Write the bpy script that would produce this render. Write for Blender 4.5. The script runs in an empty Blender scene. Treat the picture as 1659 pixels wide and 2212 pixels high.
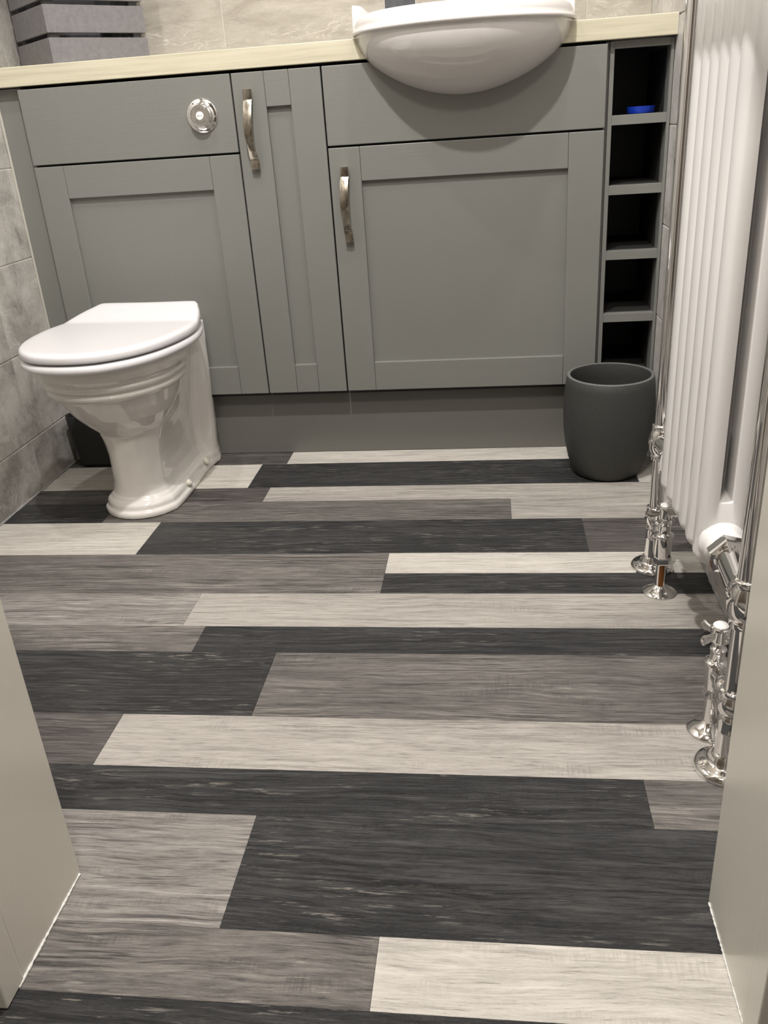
import bpy, bmesh, math, random
from mathutils import Vector, Matrix
random.seed(4)
PI = math.pi
S = bpy.context.scene
C = S.collection

# ------------------------------------------------------------------ camera
cam_d = bpy.data.cameras.new('camera'); cam = bpy.data.objects.new('camera', cam_d); C.objects.link(cam)
FPX = 1838.0
cam_d.sensor_fit = 'VERTICAL'; cam_d.sensor_height = 24.0; cam_d.lens = 24.0 * FPX / 2212.0
cam_d.clip_start = 0.02
R = Matrix(((0.9919501, 0.10945018, -0.0636841), (-0.01149356, -0.42302124, -0.90604687), (-0.12610672, 0.89948524, -0.41835799)))
M = Matrix((R[0], -R[1], -R[2])).transposed().to_4x4()
M.translation = Vector((1.05348, -2.0398, 0.788954))
cam.matrix_world = M
S.camera = cam

# ------------------------------------------------------------------ world, lights, exposure
w = bpy.data.worlds.new('world'); S.world = w; w.use_nodes = True
w.node_tree.nodes['Background'].inputs[0].default_value = (1.0, 0.98, 0.955, 1)
w.node_tree.nodes['Background'].inputs[1].default_value = 0.12

def lamp(name, loc, power, radius=0.03, col=(1, 0.970, 0.950), cone=None, blend=0.6):
    d = bpy.data.lights.new(name, 'SPOT' if cone else 'POINT')
    d.energy = power; d.shadow_soft_size = radius; d.color = col
    if cone: d.spot_size = math.radians(cone); d.spot_blend = blend
    o = bpy.data.objects.new(name, d); C.objects.link(o); o.location = loc
    return o
lamp('downlight_lamp', (0.77, -1.14, 2.33), 118, 0.022, cone=150)
lamp('downlight_lamp', (0.32, -0.62, 2.33), 26, 0.022, cone=150)
lamp('downlight_lamp', (1.18, -0.50, 2.33), 26, 0.022, cone=150)
a = bpy.data.lights.new('hall_jamb_fill', 'AREA'); a.energy = 24; a.size = 0.25; a.color = (1, 0.95, 0.88)  # unseen fill added to brighten the door jambs
ao = bpy.data.objects.new('hall_jamb_fill', a); C.objects.link(ao); ao.location = (0.92, -2.0, 2.33)

S.view_settings.view_transform = 'Standard'
S.view_settings.look = 'None'
S.view_settings.gamma = 1.0
S.view_settings.use_curve_mapping = False
S.view_settings.exposure = 0.14

# ------------------------------------------------------------------ helpers
def link(name, me, mat=None, parent=None, smooth=False, angle=None):
    o = bpy.data.objects.new(name, me); C.objects.link(o)
    if mat: me.materials.append(mat)
    if parent: o.parent = parent
    if smooth:
        me.shade_smooth()
        if angle:
            try: me.set_sharp_from_angle(angle=math.radians(angle))
            except Exception: pass
    return o

def ob(name, bm, mat=None, parent=None, smooth=False, angle=None, center=False):
    me = bpy.data.meshes.new(name)
    bmesh.ops.recalc_face_normals(bm, faces=bm.faces)
    off = Vector((0, 0, 0))
    if center:
        vs = [v.co for v in bm.verts]
        off = Vector([(min(v[i] for v in vs) + max(v[i] for v in vs)) / 2 for i in range(3)])
        bmesh.ops.translate(bm, verts=bm.verts, vec=-off)
    bm.to_mesh(me); bm.free()
    o = link(name, me, mat, parent, smooth, angle)
    if center: o.location = off
    return o

def tag(o, label, cat=None, group=None, kind=None):
    o['label'] = label
    if cat: o['category'] = cat
    if group: o['group'] = group
    if kind: o['kind'] = kind
    return o

def thing(name, label, cat, group=None, loc=(0, 0, 0)):
    o = bpy.data.objects.new(name, None); C.objects.link(o); o.location = loc
    o.empty_display_size = 0.02
    return tag(o, label, cat, group)

def box(x0, x1, y0, y1, z0, z1, bev=0.0, seg=2, bm=None):
    b = bmesh.new()
    vs = [b.verts.new(p) for p in ((x0, y0, z0), (x1, y0, z0), (x1, y1, z0), (x0, y1, z0), (x0, y0, z1), (x1, y0, z1), (x1, y1, z1), (x0, y1, z1))]
    for f in ((0, 3, 2, 1), (4, 5, 6, 7), (0, 1, 5, 4), (1, 2, 6, 5), (2, 3, 7, 6), (3, 0, 4, 7)): b.faces.new([vs[i] for i in f])
    if bev: bmesh.ops.bevel(b, geom=b.edges[:], offset=bev, segments=seg, affect='EDGES', profile=0.5)
    if bm is None: return b
    me = bpy.data.meshes.new('t'); b.to_mesh(me); b.free(); bm.from_mesh(me); bpy.data.meshes.remove(me)
    return bm

def loft(secs, capa=True, capb=True, bm=None, closed=True):
    b = bm or bmesh.new()
    rows = [[b.verts.new(p) for p in s] for s in secs]
    n = len(rows[0])
    for i in range(len(rows) - 1):
        for j in range(n if closed else n - 1):
            k = (j + 1) % n
            b.faces.new((rows[i][j], rows[i][k], rows[i + 1][k], rows[i + 1][j]))
    if capa: b.faces.new(rows[0])
    if capb: b.faces.new(rows[-1])
    return b

def frame(d):
    d = Vector(d).normalized()
    u = d.orthogonal().normalized() if abs(d.z) < 0.999 else Vector((1, 0, 0))
    return u, d.cross(u).normalized(), d

def lathe(prof, org=(0, 0, 0), axis=(0, 0, 1), n=40, bm=None, caps=True):
    """prof: list of (radius, height along axis)"""
    u, v, d = frame(axis); org = Vector(org)
    secs = []
    for r, h in prof:
        r = max(r, 1e-5)
        secs.append([org + d * h + u * (r * math.cos(2 * PI * i / n)) + v * (r * math.sin(2 * PI * i / n)) for i in range(n)])
    return loft(secs, caps, caps, bm)

def tube(path, r, n=16, bm=None):
    pts = [Vector(p) for p in path]
    rr = r if isinstance(r, (list, tuple)) else [r] * len(pts)
    secs = []; u = None
    for i, p in enumerate(pts):
        t = (pts[min(i + 1, len(pts) - 1)] - pts[max(i - 1, 0)]).normalized()
        if u is None: u = t.orthogonal().normalized()
        u = (u - t * u.dot(t)).normalized(); v = t.cross(u)
        secs.append([p + (u * math.cos(2 * PI * k / n) + v * math.sin(2 * PI * k / n)) * rr[i] for k in range(n)])
    return loft(secs, True, True, bm)

def catmull(P, closed, n):
    out = []; m = len(P)
    segs = m if closed else m - 1
    for i in range(segs):
        p0 = P[(i - 1) % m] if closed else P[max(i - 1, 0)]
        p1 = P[i % m]; p2 = P[(i + 1) % m]
        p3 = P[(i + 2) % m] if closed else P[min(i + 2, m - 1)]
        for k in range(n):
            t = k / n
            out.append(tuple(0.5 * ((2 * b) + (-a + c) * t + (2 * a - 5 * b + 4 * c - d) * t * t + (-a + 3 * b - 3 * c + d) * t ** 3) for a, b, c, d in zip(p0, p1, p2, p3)))
    if not closed: out.append(tuple(P[-1]))
    return out

def remeshed(name, bm, voxel, smooth_it, mat, parent=None, sm=0.5):
    me = bpy.data.meshes.new('tmp'); bmesh.ops.recalc_face_normals(bm, faces=bm.faces); bm.to_mesh(me); bm.free()
    t = bpy.data.objects.new('tmp', me); C.objects.link(t)
    r = t.modifiers.new('r', 'REMESH'); r.mode = 'VOXEL'; r.voxel_size = voxel
    s = t.modifiers.new('s', 'SMOOTH'); s.factor = sm; s.iterations = smooth_it
    dg = bpy.context.evaluated_depsgraph_get()
    out = bpy.data.meshes.new_from_object(t.evaluated_get(dg))
    bpy.data.objects.remove(t); bpy.data.meshes.remove(me)
    out.name = name; out.materials.clear()
    return link(name, out, mat, parent, smooth=True)

# ------------------------------------------------------------------ materials
def mat(name, col=(0.5, 0.5, 0.5), rough=0.5, metal=0.0, coat=0.0, spec=0.5):
    m = bpy.data.materials.new(name); m.use_nodes = True
    b = m.node_tree.nodes['Principled BSDF']
    b.inputs['Base Color'].default_value = (*col, 1); b.inputs['Roughness'].default_value = rough
    b.inputs['Metallic'].default_value = metal; b.inputs['Coat Weight'].default_value = coat
    b.inputs['Specular IOR Level'].default_value = spec
    return m

class NT:
    def __init__(s, m): s.m = m; s.t = m.node_tree; s.b = s.t.nodes['Principled BSDF']
    def n(s, k, **kw):
        x = s.t.nodes.new(k)
        for a, v in kw.items():
            if a.startswith('i_'):
                key = a[2:]
                x.inputs[int(key) if key.isdigit() else key].default_value = v
            else: setattr(x, a, v)
        return x
    def l(s, a, b): s.t.links.new(a, b)
    def ramp(s, fac, stops):
        r = s.n('ShaderNodeValToRGB'); e = r.color_ramp.elements
        while len(e) < len(stops): e.new(0.5)
        for q, (p, c) in zip(e, stops): q.position = p; q.color = (*c, 1) if len(c) == 3 else c
        s.l(fac, r.inputs[0]); return r.outputs[0]
    def mix(s, fac, a, b, mode='MIX'):
        x = s.n('ShaderNodeMix', data_type='RGBA', blend_type=mode)
        for k, v in ((0, fac), (6, a), (7, b)):
            if hasattr(v, 'node'): s.l(v, x.inputs[k])
            else: x.inputs[k].default_value = v if k == 0 else (*v, 1)
        return x.outputs[2]
    def coords(s, scale=(1, 1, 1), seed=True, rot=(0, 0, 0)):
        tc = s.n('ShaderNodeTexCoord'); mp = s.n('ShaderNodeMapping')
        src = tc.outputs['Object']
        if seed:
            oi = s.n('ShaderNodeObjectInfo'); k = s.n('ShaderNodeVectorMath', operation='SCALE', i_Scale=37.3)
            cb = s.n('ShaderNodeCombineXYZ')
            s.l(oi.outputs['Random'], cb.inputs[0]); s.l(oi.outputs['Random'], cb.inputs[1]); s.l(oi.outputs['Random'], cb.inputs[2])
            s.l(cb.outputs[0], k.inputs[0])
            ad = s.n('ShaderNodeVectorMath', operation='ADD'); s.l(src, ad.inputs[0]); s.l(k.outputs[0], ad.inputs[1]); src = ad.outputs[0]
        s.l(src, mp.inputs[0]); mp.inputs['Scale'].default_value = scale; mp.inputs['Rotation'].default_value = rot
        return mp.outputs[0]
    def noise(s, vec, scale, detail=6, rough=0.6, dist=0.0):
        x = s.n('ShaderNodeTexNoise', i_Scale=scale, i_Detail=detail, i_Roughness=rough, i_Distortion=dist)
        s.l(vec, x.inputs['Vector']); return x.outputs[0]
    def bump(s, h, strength, dist):
        x = s.n('ShaderNodeBump', i_Strength=strength, i_Distance=dist)
        s.l(h, x.inputs['Height']); s.l(x.outputs[0], s.b.inputs['Normal']); return x
    def math(s, op, a, b=0.0):
        x = s.n('ShaderNodeMath', operation=op)
        for k, v in ((0, a), (1, b)):
            if hasattr(v, 'node'): s.l(v, x.inputs[k])
            else: x.inputs[k].default_value = v
        return x.outputs[0]

def wood(name, dark, mid, light, rough=0.42, contrast=1.0, flecks=(0.6, 0.55, 0.5), fleck_amt=0.3, ls=1.0):
    m = mat(name, mid, rough); t = NT(m)
    v0 = t.coords((1, 1, 1))
    # slow wander so that the grain bends round "cathedrals"
    wv = t.noise(t.coords((1.5, 5, 1)), 1.5, 3, 0.5)
    def wavy(sx, sy, amp):
        sc = t.n('ShaderNodeVectorMath', operation='MULTIPLY'); t.l(v0, sc.inputs[0]); sc.inputs[1].default_value = (sx, sy, 1)
        cb = t.n('ShaderNodeCombineXYZ'); t.l(t.math('MULTIPLY', wv, amp), cb.inputs[1])
        ad = t.n('ShaderNodeVectorMath', operation='ADD'); t.l(sc.outputs[0], ad.inputs[0]); t.l(cb.outputs[0], ad.inputs[1])
        return ad.outputs[0]
    grain = t.noise(wavy(4.0, 62, 3.2), 1.6, 9, 0.72, 0.25)
    fine = t.noise(wavy(24, 330, 15.0), 1.0, 6, 0.75)
    lines = t.noise(wavy(6.5, 190, 9.0), 1.0, 4, 0.6, 0.1)
    broad = t.noise(t.coords((2.2, 9, 1)), 1.2, 4, 0.55)
    saw = t.noise(t.coords((330, 26, 1)), 1.0, 3, 0.6)
    sawm = t.ramp(t.noise(t.coords((5, 22, 1)), 1.4, 3, 0.5), [(0.56, (0, 0, 0)), (0.68, (1, 1, 1))])
    h = t.math('ADD', t.math('MULTIPLY', grain, 0.36), t.math('MULTIPLY', fine, 0.42))
    h = t.math('ADD', h, t.math('MULTIPLY', broad, 0.22))
    base = t.ramp(h, [(0.5 - 0.11 / contrast, dark), (0.5, mid), (0.5 + 0.11 / contrast, light)])
    lm = t.ramp(t.noise(t.coords((2, 10, 1)), 1.7, 3, 0.5), [(0.42, (0.22, 0.22, 0.22)), (0.58, (1, 1, 1))])
    dl = t.ramp(lines, [(0.40, (1, 1, 1)), (0.45, (0, 0, 0))])
    base = t.mix(t.math('MULTIPLY', t.math('MULTIPLY', dl, lm), 0.78 * ls), base, tuple(c * 0.42 for c in dark))
    ll = t.ramp(lines, [(0.56, (0, 0, 0)), (0.64, (1, 1, 1))])
    base = t.mix(t.math('MULTIPLY', t.math('MULTIPLY', ll, lm), 0.62 * ls), base, tuple(min(1, c * 1.35) for c in light))
    # knots
    vo = t.n('ShaderNodeTexVoronoi', i_Scale=1.0, feature='F1'); t.l(t.coords((1.7, 5.2, 1)), vo.inputs['Vector'])
    kn = t.ramp(vo.outputs['Distance'], [(0.0, (1, 1, 1)), (0.09, (0, 0, 0))])
    rings = t.n('ShaderNodeMath', operation='SINE'); t.l(t.math('MULTIPLY', vo.outputs['Distance'], 190.0), rings.inputs[0])
    base = t.mix(t.math('MULTIPLY', kn, 0.35), base, dark)
    # dark pores
    pores = t.ramp(fine, [(0.33, (1, 1, 1)), (0.42, (0, 0, 0))])
    base = t.mix(t.math('MULTIPLY', pores, 0.55), base, tuple(c * 0.45 for c in dark))
    base = t.mix(t.math('MULTIPLY', t.math('MULTIPLY', sawm, t.ramp(saw, [(0.46, (0, 0, 0)), (0.56, (1, 1, 1))])), 0.45), base, dark)
    fl = t.ramp(t.noise(t.coords((22, 240, 1)), 1.0, 6, 0.7), [(0.575, (0, 0, 0)), (0.64, (1, 1, 1))])
    flm = t.ramp(t.noise(t.coords((3, 12, 1)), 1.5, 3, 0.5), [(0.45, (0, 0, 0)), (0.65, (1, 1, 1))])
    base = t.mix(t.math('MULTIPLY', t.math('MULTIPLY', fl, flm), fleck_amt), base, flecks)
    t.l(base, t.b.inputs['Base Color'])
    hb = t.math('ADD', t.math('MULTIPLY', fine, 0.6), t.math('MULTIPLY', lines, 1.2))
    hb = t.math('SUBTRACT', hb, t.math('MULTIPLY', t.math('MULTIPLY', sawm, saw), 0.3))
    t.bump(hb, 1.0, 0.0030)
    return m

W_WHITE = wood('floor_white_oak', (0.44, 0.41, 0.37), (0.58, 0.545, 0.49), (0.68, 0.645, 0.585), 0.42, 1.0, (0.85, 0.82, 0.76), 0.2, 0.45)
W_LIGHT = wood('floor_light_grey_oak', (0.27, 0.245, 0.222), (0.40, 0.37, 0.335), (0.50, 0.47, 0.425), 0.42, 1.0, (0.7, 0.66, 0.6), 0.25, 0.5)
W_MID = wood('floor_mid_greige_oak', (0.125, 0.113, 0.105), (0.250, 0.230, 0.212), (0.40, 0.37, 0.34), 0.42, 1.0, (0.6, 0.56, 0.5), 0.3)
W_BROWN = wood('floor_grey_brown_oak', (0.060, 0.054, 0.05), (0.135, 0.122, 0.112), (0.235, 0.215, 0.195), 0.4, 1.0, (0.5, 0.46, 0.4), 0.35)
W_DARK = wood('floor_dark_brown_oak', (0.038, 0.034, 0.032), (0.085, 0.076, 0.071), (0.15, 0.137, 0.127), 0.4, 1.0, (0.4, 0.37, 0.33), 0.3)
W_BLACK = wood('floor_black_oak', (0.006, 0.006, 0.0065), (0.021, 0.021, 0.022), (0.058, 0.056, 0.055), 0.42, 1.0, (0.42, 0.38, 0.33), 0.5)

def paint(name, col, rough=0.45, horiz=True, strength=0.2):
    m = mat(name, col, rough); t = NT(m)
    sc = (3, 3, 130) if horiz else (130, 130, 3)
    g = t.noise(t.coords(sc, seed=False), 1.6, 6, 0.6, 0.3)
    t.bump(g, strength, 0.0012)
    v = t.noise(t.coords((1, 1, 1), seed=False), 260, 3, 0.6)
    c = t.mix(t.math('MULTIPLY', v, 0.16), col, tuple(x * 0.7 for x in col))
    t.l(c, t.b.inputs['Base Color'])
    return m
GREY = (0.190, 0.191, 0.175)
P_H = paint('grey_paint_grain_across', GREY, 0.42, True)
P_V = paint('grey_paint_grain_upright', GREY, 0.42, False, 0.14)
P_SHADE = paint('grey_paint_in_shade', (0.028, 0.028, 0.026), 0.55, True)  # cabinet grey darkened to paint the unlit cubbyhole interior
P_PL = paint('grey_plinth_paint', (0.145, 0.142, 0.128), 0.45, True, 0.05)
CARC = mat('black_carcass_gap', (0.02, 0.02, 0.02), 0.6)

def stone(name, dark, mid, light, veinc, sc=(1, 1, 1), scale=7, vein=0.5, rough=0.35):
    m = mat(name, mid, rough); t = NT(m)
    v = t.coords(sc)
    a = t.noise(v, scale, 9, 0.62, 0.6)
    f = t.noise(v, scale * 9, 5, 0.7, 1.2)
    base = t.ramp(t.math('ADD', t.math('MULTIPLY', a, 0.7), t.math('MULTIPLY', f, 0.3)), [(0.38, dark), (0.5, mid), (0.62, light)])
    q = t.noise(v, scale * 1.3, 8, 0.68, 0.9)
    ve = t.ramp(t.math('ABSOLUTE', t.math('SUBTRACT', q, 0.5)), [(0.0, (1, 1, 1)), (0.018, (0, 0, 0))])
    vm = t.ramp(t.noise(v, scale * 0.8, 3, 0.5), [(0.48, (0, 0, 0)), (0.62, (1, 1, 1))])
    base = t.mix(t.math('MULTIPLY', t.math('MULTIPLY', ve, vm), vein), base, veinc)
    t.l(base, t.b.inputs['Base Color'])
    t.bump(t.math('ADD', a, f), 0.25, 0.001)
    return m
T_LEFT = stone('grey_stone_wall_tile', (0.27, 0.255, 0.23), (0.44, 0.42, 0.385), (0.58, 0.555, 0.515), (0.80, 0.77, 0.72), vein=0.55, scale=9)
T_BACK = stone('beige_stone_wall_tile', (0.33, 0.30, 0.255), (0.41, 0.38, 0.325), (0.49, 0.455, 0.40), (0.74, 0.71, 0.64), sc=(0.5, 1, 2.2), scale=10, vein=0.7)
T_RIGHT = stone('pale_marbled_wall_tile', (0.42, 0.40, 0.38), (0.58, 0.56, 0.535), (0.72, 0.70, 0.675), (0.18, 0.17, 0.16), scale=5, vein=0.6)
T_DARK = stone('slate_grey_accent_tile', (0.07, 0.075, 0.08), (0.10, 0.105, 0.11), (0.14, 0.145, 0.15), (0.2, 0.2, 0.2), vein=0.2)
GROUT = mat('pale_grout', (0.52, 0.49, 0.44), 0.8)
SEAL = mat('white_sealant', (0.62, 0.61, 0.58), 0.3)

def worktop_mat():
    m = mat('cream_laminate_worktop', (0.58, 0.55, 0.42), 0.35); t = NT(m)
    g = t.noise(t.coords((2.5, 20, 60), seed=False), 1.5, 6, 0.6, 0.2)
    t.l(t.ramp(g, [(0.3, (0.47, 0.435, 0.32)), (0.5, (0.57, 0.53, 0.40)), (0.7, (0.62, 0.585, 0.45))]), t.b.inputs['Base Color'])
    return m
WTOP = worktop_mat()
PORC = mat('white_vitreous_china', (0.74, 0.71, 0.67), 0.07, coat=0.5)
PORC2 = mat('white_basin_china', (0.71, 0.68, 0.655), 0.07, coat=0.5)
PLASTIC = mat('white_seat_plastic', (0.73, 0.715, 0.725), 0.22, coat=0.2)
ENAMEL = mat('white_radiator_enamel', (0.81, 0.79, 0.775), 0.28, coat=0.3)
CHROME = mat('polished_chrome', (0.86, 0.85, 0.84), 0.05, metal=1.0)
REFL_BROWN = mat('brown_pipe_reflection', (0.24, 0.10, 0.035), 0.3, metal=1.0)  # colour of the painted reflection on the far valve pipe
CAPW = mat('white_ceramic_cap', (0.85, 0.84, 0.80), 0.15)
JAMB = None
def jamb_mat():
    m = mat('cream_gloss_door_lining', (0.68, 0.65, 0.58), 0.25); t = NT(m)
    s = t.ramp(t.noise(t.coords((30, 30, 14), seed=False), 1.2, 6, 0.7, 1.0), [(0.60, (0, 0, 0)), (0.72, (1, 1, 1))])
    c = t.mix(t.math('MULTIPLY', s, 0.25), (0.68, 0.65, 0.58), (0.80, 0.775, 0.71))
    t.l(c, t.b.inputs['Base Color'])
    t.bump(t.noise(t.coords((1, 1, 1), seed=False), 60, 4, 0.6), 0.12, 0.001)
    return m
JAMB = jamb_mat()
def speckled(name, col, sc=420, amt=0.5, rough=0.7):
    m = mat(name, col, rough); t = NT(m)
    v = t.noise(t.coords((1, 1, 1), seed=False), sc, 4, 0.7)
    t.l(t.ramp(v, [(0.35, tuple(c * (1 - amt) for c in col)), (0.65, tuple(min(1, c * (1 + amt)) for c in col))]), t.b.inputs['Base Color'])
    t.bump(v, 0.25, 0.0008)
    return m
BIN = speckled('charcoal_resin', (0.036, 0.037, 0.034), 500, 0.3, 0.6)
BINRIM = speckled('charcoal_resin_worn_rim', (0.13, 0.13, 0.125), 700, 0.6, 0.6)
BINL = speckled('near_black_resin', (0.018, 0.018, 0.017), 500, 0.3, 0.5)
CRATE = speckled('grey_washed_crate_wood', (0.165, 0.158, 0.162), 70, 0.12, 0.7)
CRATEIN = mat('crate_inside_wood', (0.11, 0.11, 0.115), 0.8)
BLUE = mat('bright_blue_plastic', (0.006, 0.045, 0.50), 0.3)
WALLP = mat('white_emulsion', (0.78, 0.75, 0.70), 0.7)
HALLP = mat('dim_hall_wall', (0.22, 0.19, 0.16), 0.7)
TILEP = mat('grey_tiled_wall_plain', (0.36, 0.34, 0.31), 0.5)
TAN = speckled('tan_hall_wall_paint', (0.50, 0.34, 0.21), 90, 0.08, 0.6)
def pewter():
    m = mat('aged_pewter', (0.45, 0.41, 0.34), 0.2, metal=1.0); t = NT(m)
    v = t.noise(t.coords((1, 1, 0.4), seed=True), 90, 4, 0.6, 0.4)
    t.l(t.ramp(v, [(0.35, (0.26, 0.23, 0.18)), (0.6, (0.55, 0.51, 0.43))]), t.b.inputs['Base Color'])
    t.bump(v, 0.35, 0.002)
    return m
PEWTER = pewter()

# ------------------------------------------------------------------ dimensions
XL, XR = -0.066, 1.441          # side walls
YB = 0.33                       # back wall
YD = -1.352                     # inner face of the doorway wall
YH = -1.52                      # hall face of the doorway wall
ZC = 2.35
JL, JR = 0.563, 1.281           # door lining faces

# ------------------------------------------------------------------ setting: floor
floor = ob('floor', box(XL - 0.1, XR + 0.1, -3.2, YB + 0.1, -0.06, -0.0022), CARC)
tag(floor, 'wood-effect floor of white, greige, brown and black planks laid in bands', kind='structure')
def plank(x0, x1, y0, y1, m):
    g = 0.00015
    return ob('plank', box(x0 + g, x1 - g, min(y0, y1) + g, max(y0, y1) - g, -0.0022, 0.0, 0.00025, 1), m, floor, center=True)
xl, xr = XL - 0.02, XR + 0.02
rows = [
    (0.10, -0.043, [(xl, 0.53, W_DARK), (0.53, xr, W_WHITE)]),
    (-0.043, -0.196, [(xl, 0.466, W_WHITE), (0.466, 1.388, W_BLACK), (1.388, xr, W_WHITE)]),
    (-0.196, -0.278, [(xl, 0.523, W_DARK), (0.523, xr, W_LIGHT)]),
    (-0.278, -0.385, [(xl, 0.174, W_BLACK), (0.174, 1.0945, W_BROWN), (1.0945, xr, W_LIGHT)]),
    (-0.385, -0.539, [(xl, 0.315, W_WHITE), (0.315, 1.24, W_BLACK), (1.24, xr, W_DARK)]),
    (-0.539, -0.622, [(0.848, xr, W_WHITE)]),
    (-0.622, -0.698, [(0.848, xr, W_BLACK)]),
    (-0.539, -0.698, [(xl, 0.848, W_BROWN)]),
    (-0.698, -0.811, [(xl, 0.508, W_MID), (0.508, xr, W_LIGHT)]),
    (-0.811, -0.890, [(xl, 0.551, W_BROWN), (0.551, xr, W_BLACK)]),
    (-0.890, -1.055, [(xl, 0.696, W_BLACK), (0.696, xr, W_BROWN)]),
    (-1.055, -1.167, [(xl, 0.4975, W_DARK), (0.4975, xr, W_LIGHT)]),
    (-1.167, -1.250, [(xl, 1.2415, W_BLACK), (1.2415, xr, W_BROWN)]),
    (-1.250, -1.416, [(xl, 0.753, W_MID), (0.753, xr, W_BLACK)]),
    (-1.416, -1.500, [(xl, 0.929, W_BROWN), (0.929, xr, W_WHITE)]),
    (-1.500, -1.66, [(xl, xr, W_BLACK)]),
    (-1.66, -1.78, [(xl, 0.7, W_LIGHT), (0.7, xr, W_BROWN)]),
    (-1.78, -1.95, [(xl, 1.1, W_BROWN), (1.1, xr, W_WHITE)]),
    (-1.95, -3.1, [(xl, xr, W_MID)]),
]
for y1, y0, ps in rows:
    for a0, a1, m in ps: plank(a0, a1, y0, y1, m)

# ------------------------------------------------------------------ setting: walls, tiles
ZJ = [0.0, 0.130, 0.3325, 0.5355, 0.7395, 0.9435] + [0.9435 + 0.2035 * k for k in range(1, 7)] + [ZC]
TH = 0.008
def wall_tiles(parent, axis, face, sgn, u0, u1, joints, m, zmin=0.0, zmax=ZC, special=None):
    """tiles proud of the wall face (axis 'x' or 'y'); grout is the wall itself"""
    us = [u0] + [j for j in joints if u0 < j < u1] + [u1]
    g = 0.0013
    for k in range(len(ZJ) - 1):
        z0, z1 = max(ZJ[k], zmin), min(ZJ[k + 1], zmax)
        if z1 - z0 < 0.01: continue
        for i in range(len(us) - 1):
            a0, a1 = us[i] + g, us[i + 1] - g
            if a1 - a0 < 0.004: continue
            mm = m
            if special and special[0] <= us[i] < special[1]: mm = T_DARK
            f0, f1 = sorted((face, face - sgn * (TH - 0.001)))
            jz = random.uniform(-0.0003, 0.0003)
            if axis == 'x': b = box(f0 + jz, f1 + jz, a0, a1, z0 + g, z1 - g, 0.0011, 1)
            else: b = box(a0, a1, f0 + jz, f1 + jz, z0 + g, z1 - g, 0.0011, 1)
            ob('tile', b, mm, parent, center=True)
# 'face' is the visible plane of the tiles; the wall body starts 7 mm behind
wl = ob('wall_left', box(XL - 0.12, XL - 0.0015, YH, YB + 0.12, 0, ZC), GROUT); tag(wl, 'left wall of grey stone-look tiles with pale grout', kind='structure')
wall_tiles(wl, 'x', XL, 1, YD, YB, [-0.1775 - 0.4035 * k for k in range(4)] + [0.226], T_LEFT)
wr = ob('wall_right', box(XR + 0.0015, XR + 0.12, YH, YB + 0.12, 0, ZC), GROUT); tag(wr, 'right wall of pale marbled tiles behind the radiator', kind='structure')
wall_tiles(wr, 'x', XR, -1, YD, YB, [0.13 - 0.4035 * k for k in range(5)], T_RIGHT)
wb = ob('wall_back', box(XL - 0.12, XR + 0.12, YB + 0.0015, YB + 0.12, 0, ZC), GROUT); tag(wb, 'back wall of beige streaked stone-look tiles above the worktop', kind='structure')
wall_tiles(wb, 'y', YB, -1, XL, XR, [0.0, 0.405, 0.8085, 0.885, 1.29], T_BACK, zmin=0.94, special=(0.80, 0.88))
for w_ in (wl, wr, wb): pass
wf = ob('wall_front', box(XL - 0.12, JL - 0.03, YH, YD, 0, ZC), TILEP); tag(wf, 'doorway wall left of the opening', kind='structure')
b = box(JR + 0.03, XR + 0.12, YH, YD, 0, ZC); box(JL - 0.03, JR + 0.03, YH, YD, 2.04, ZC, bm=b)
wf2 = ob('wall_front', b, TILEP); tag(wf2, 'doorway wall right of the opening and over it', kind='structure')
ce = ob('ceiling', box(XL - 0.12, XR + 0.12, -3.2, YB + 0.12, ZC, ZC + 0.05), WALLP); tag(ce, 'plain white ceiling', kind='structure')
# hall behind the camera
hb_ = ob('wall_hall', box(XL - 0.12, XR + 0.12, -3.25, -3.2, 0, ZC), HALLP); tag(hb_, 'far wall of the hall', kind='structure')
hl = ob('wall_hall', box(XL - 0.17, XL - 0.12, -3.25, YH, 0, ZC), HALLP); tag(hl, 'left side wall of the hall', kind='structure')
hr = ob('wall_hall', box(XR + 0.12, XR + 0.17, -3.25, YH, 0, ZC), HALLP); tag(hr, 'right side wall of the hall', kind='structure')
# door lining (two jambs and head)
def jamb(x0, x1, lab, side):
    o = ob('trim_1' if side < 0 else 'trim_2', box(x0, x1, -1.488, -1.350, 0.0006, 2.01, 0.0012, 2), JAMB); tag(o, lab, kind='structure')
    # outer casing strip, 0.8 mm proud
    e = (x0, x1 + 0.0012) if side < 0 else (x0 - 0.0012, x1)
    ob('casing', box(e[0], e[1], -1.5225, -1.4885, 0.0006, 2.01, 0.0018, 2), JAMB, o)
    return o
j1 = jamb(JL - 0.032, JL, 'cream door jamb at the left edge of the doorway', -1)
j2 = jamb(JR, JR + 0.032, 'cream door jamb at the right edge of the doorway', 1)
hd = ob('trim_3', box(JL - 0.032, JR + 0.032, -1.5225, -1.350, 2.01, 2.04), JAMB); tag(hd, 'cream head of the door lining', kind='structure')
# tan hall wall faces either side
hw = ob('trim_4', box(JR + 0.032, XR + 0.12, -1.534, -1.5205, 0, ZC), TAN); tag(hw, 'tan painted hall wall beside the right door jamb', kind='structure')
hw = ob('trim_5', box(XL - 0.12, JL - 0.032, -1.534, -1.5205, 0, ZC), JAMB); tag(hw, 'cream hall wall beside the left door jamb', kind='structure')
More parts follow.
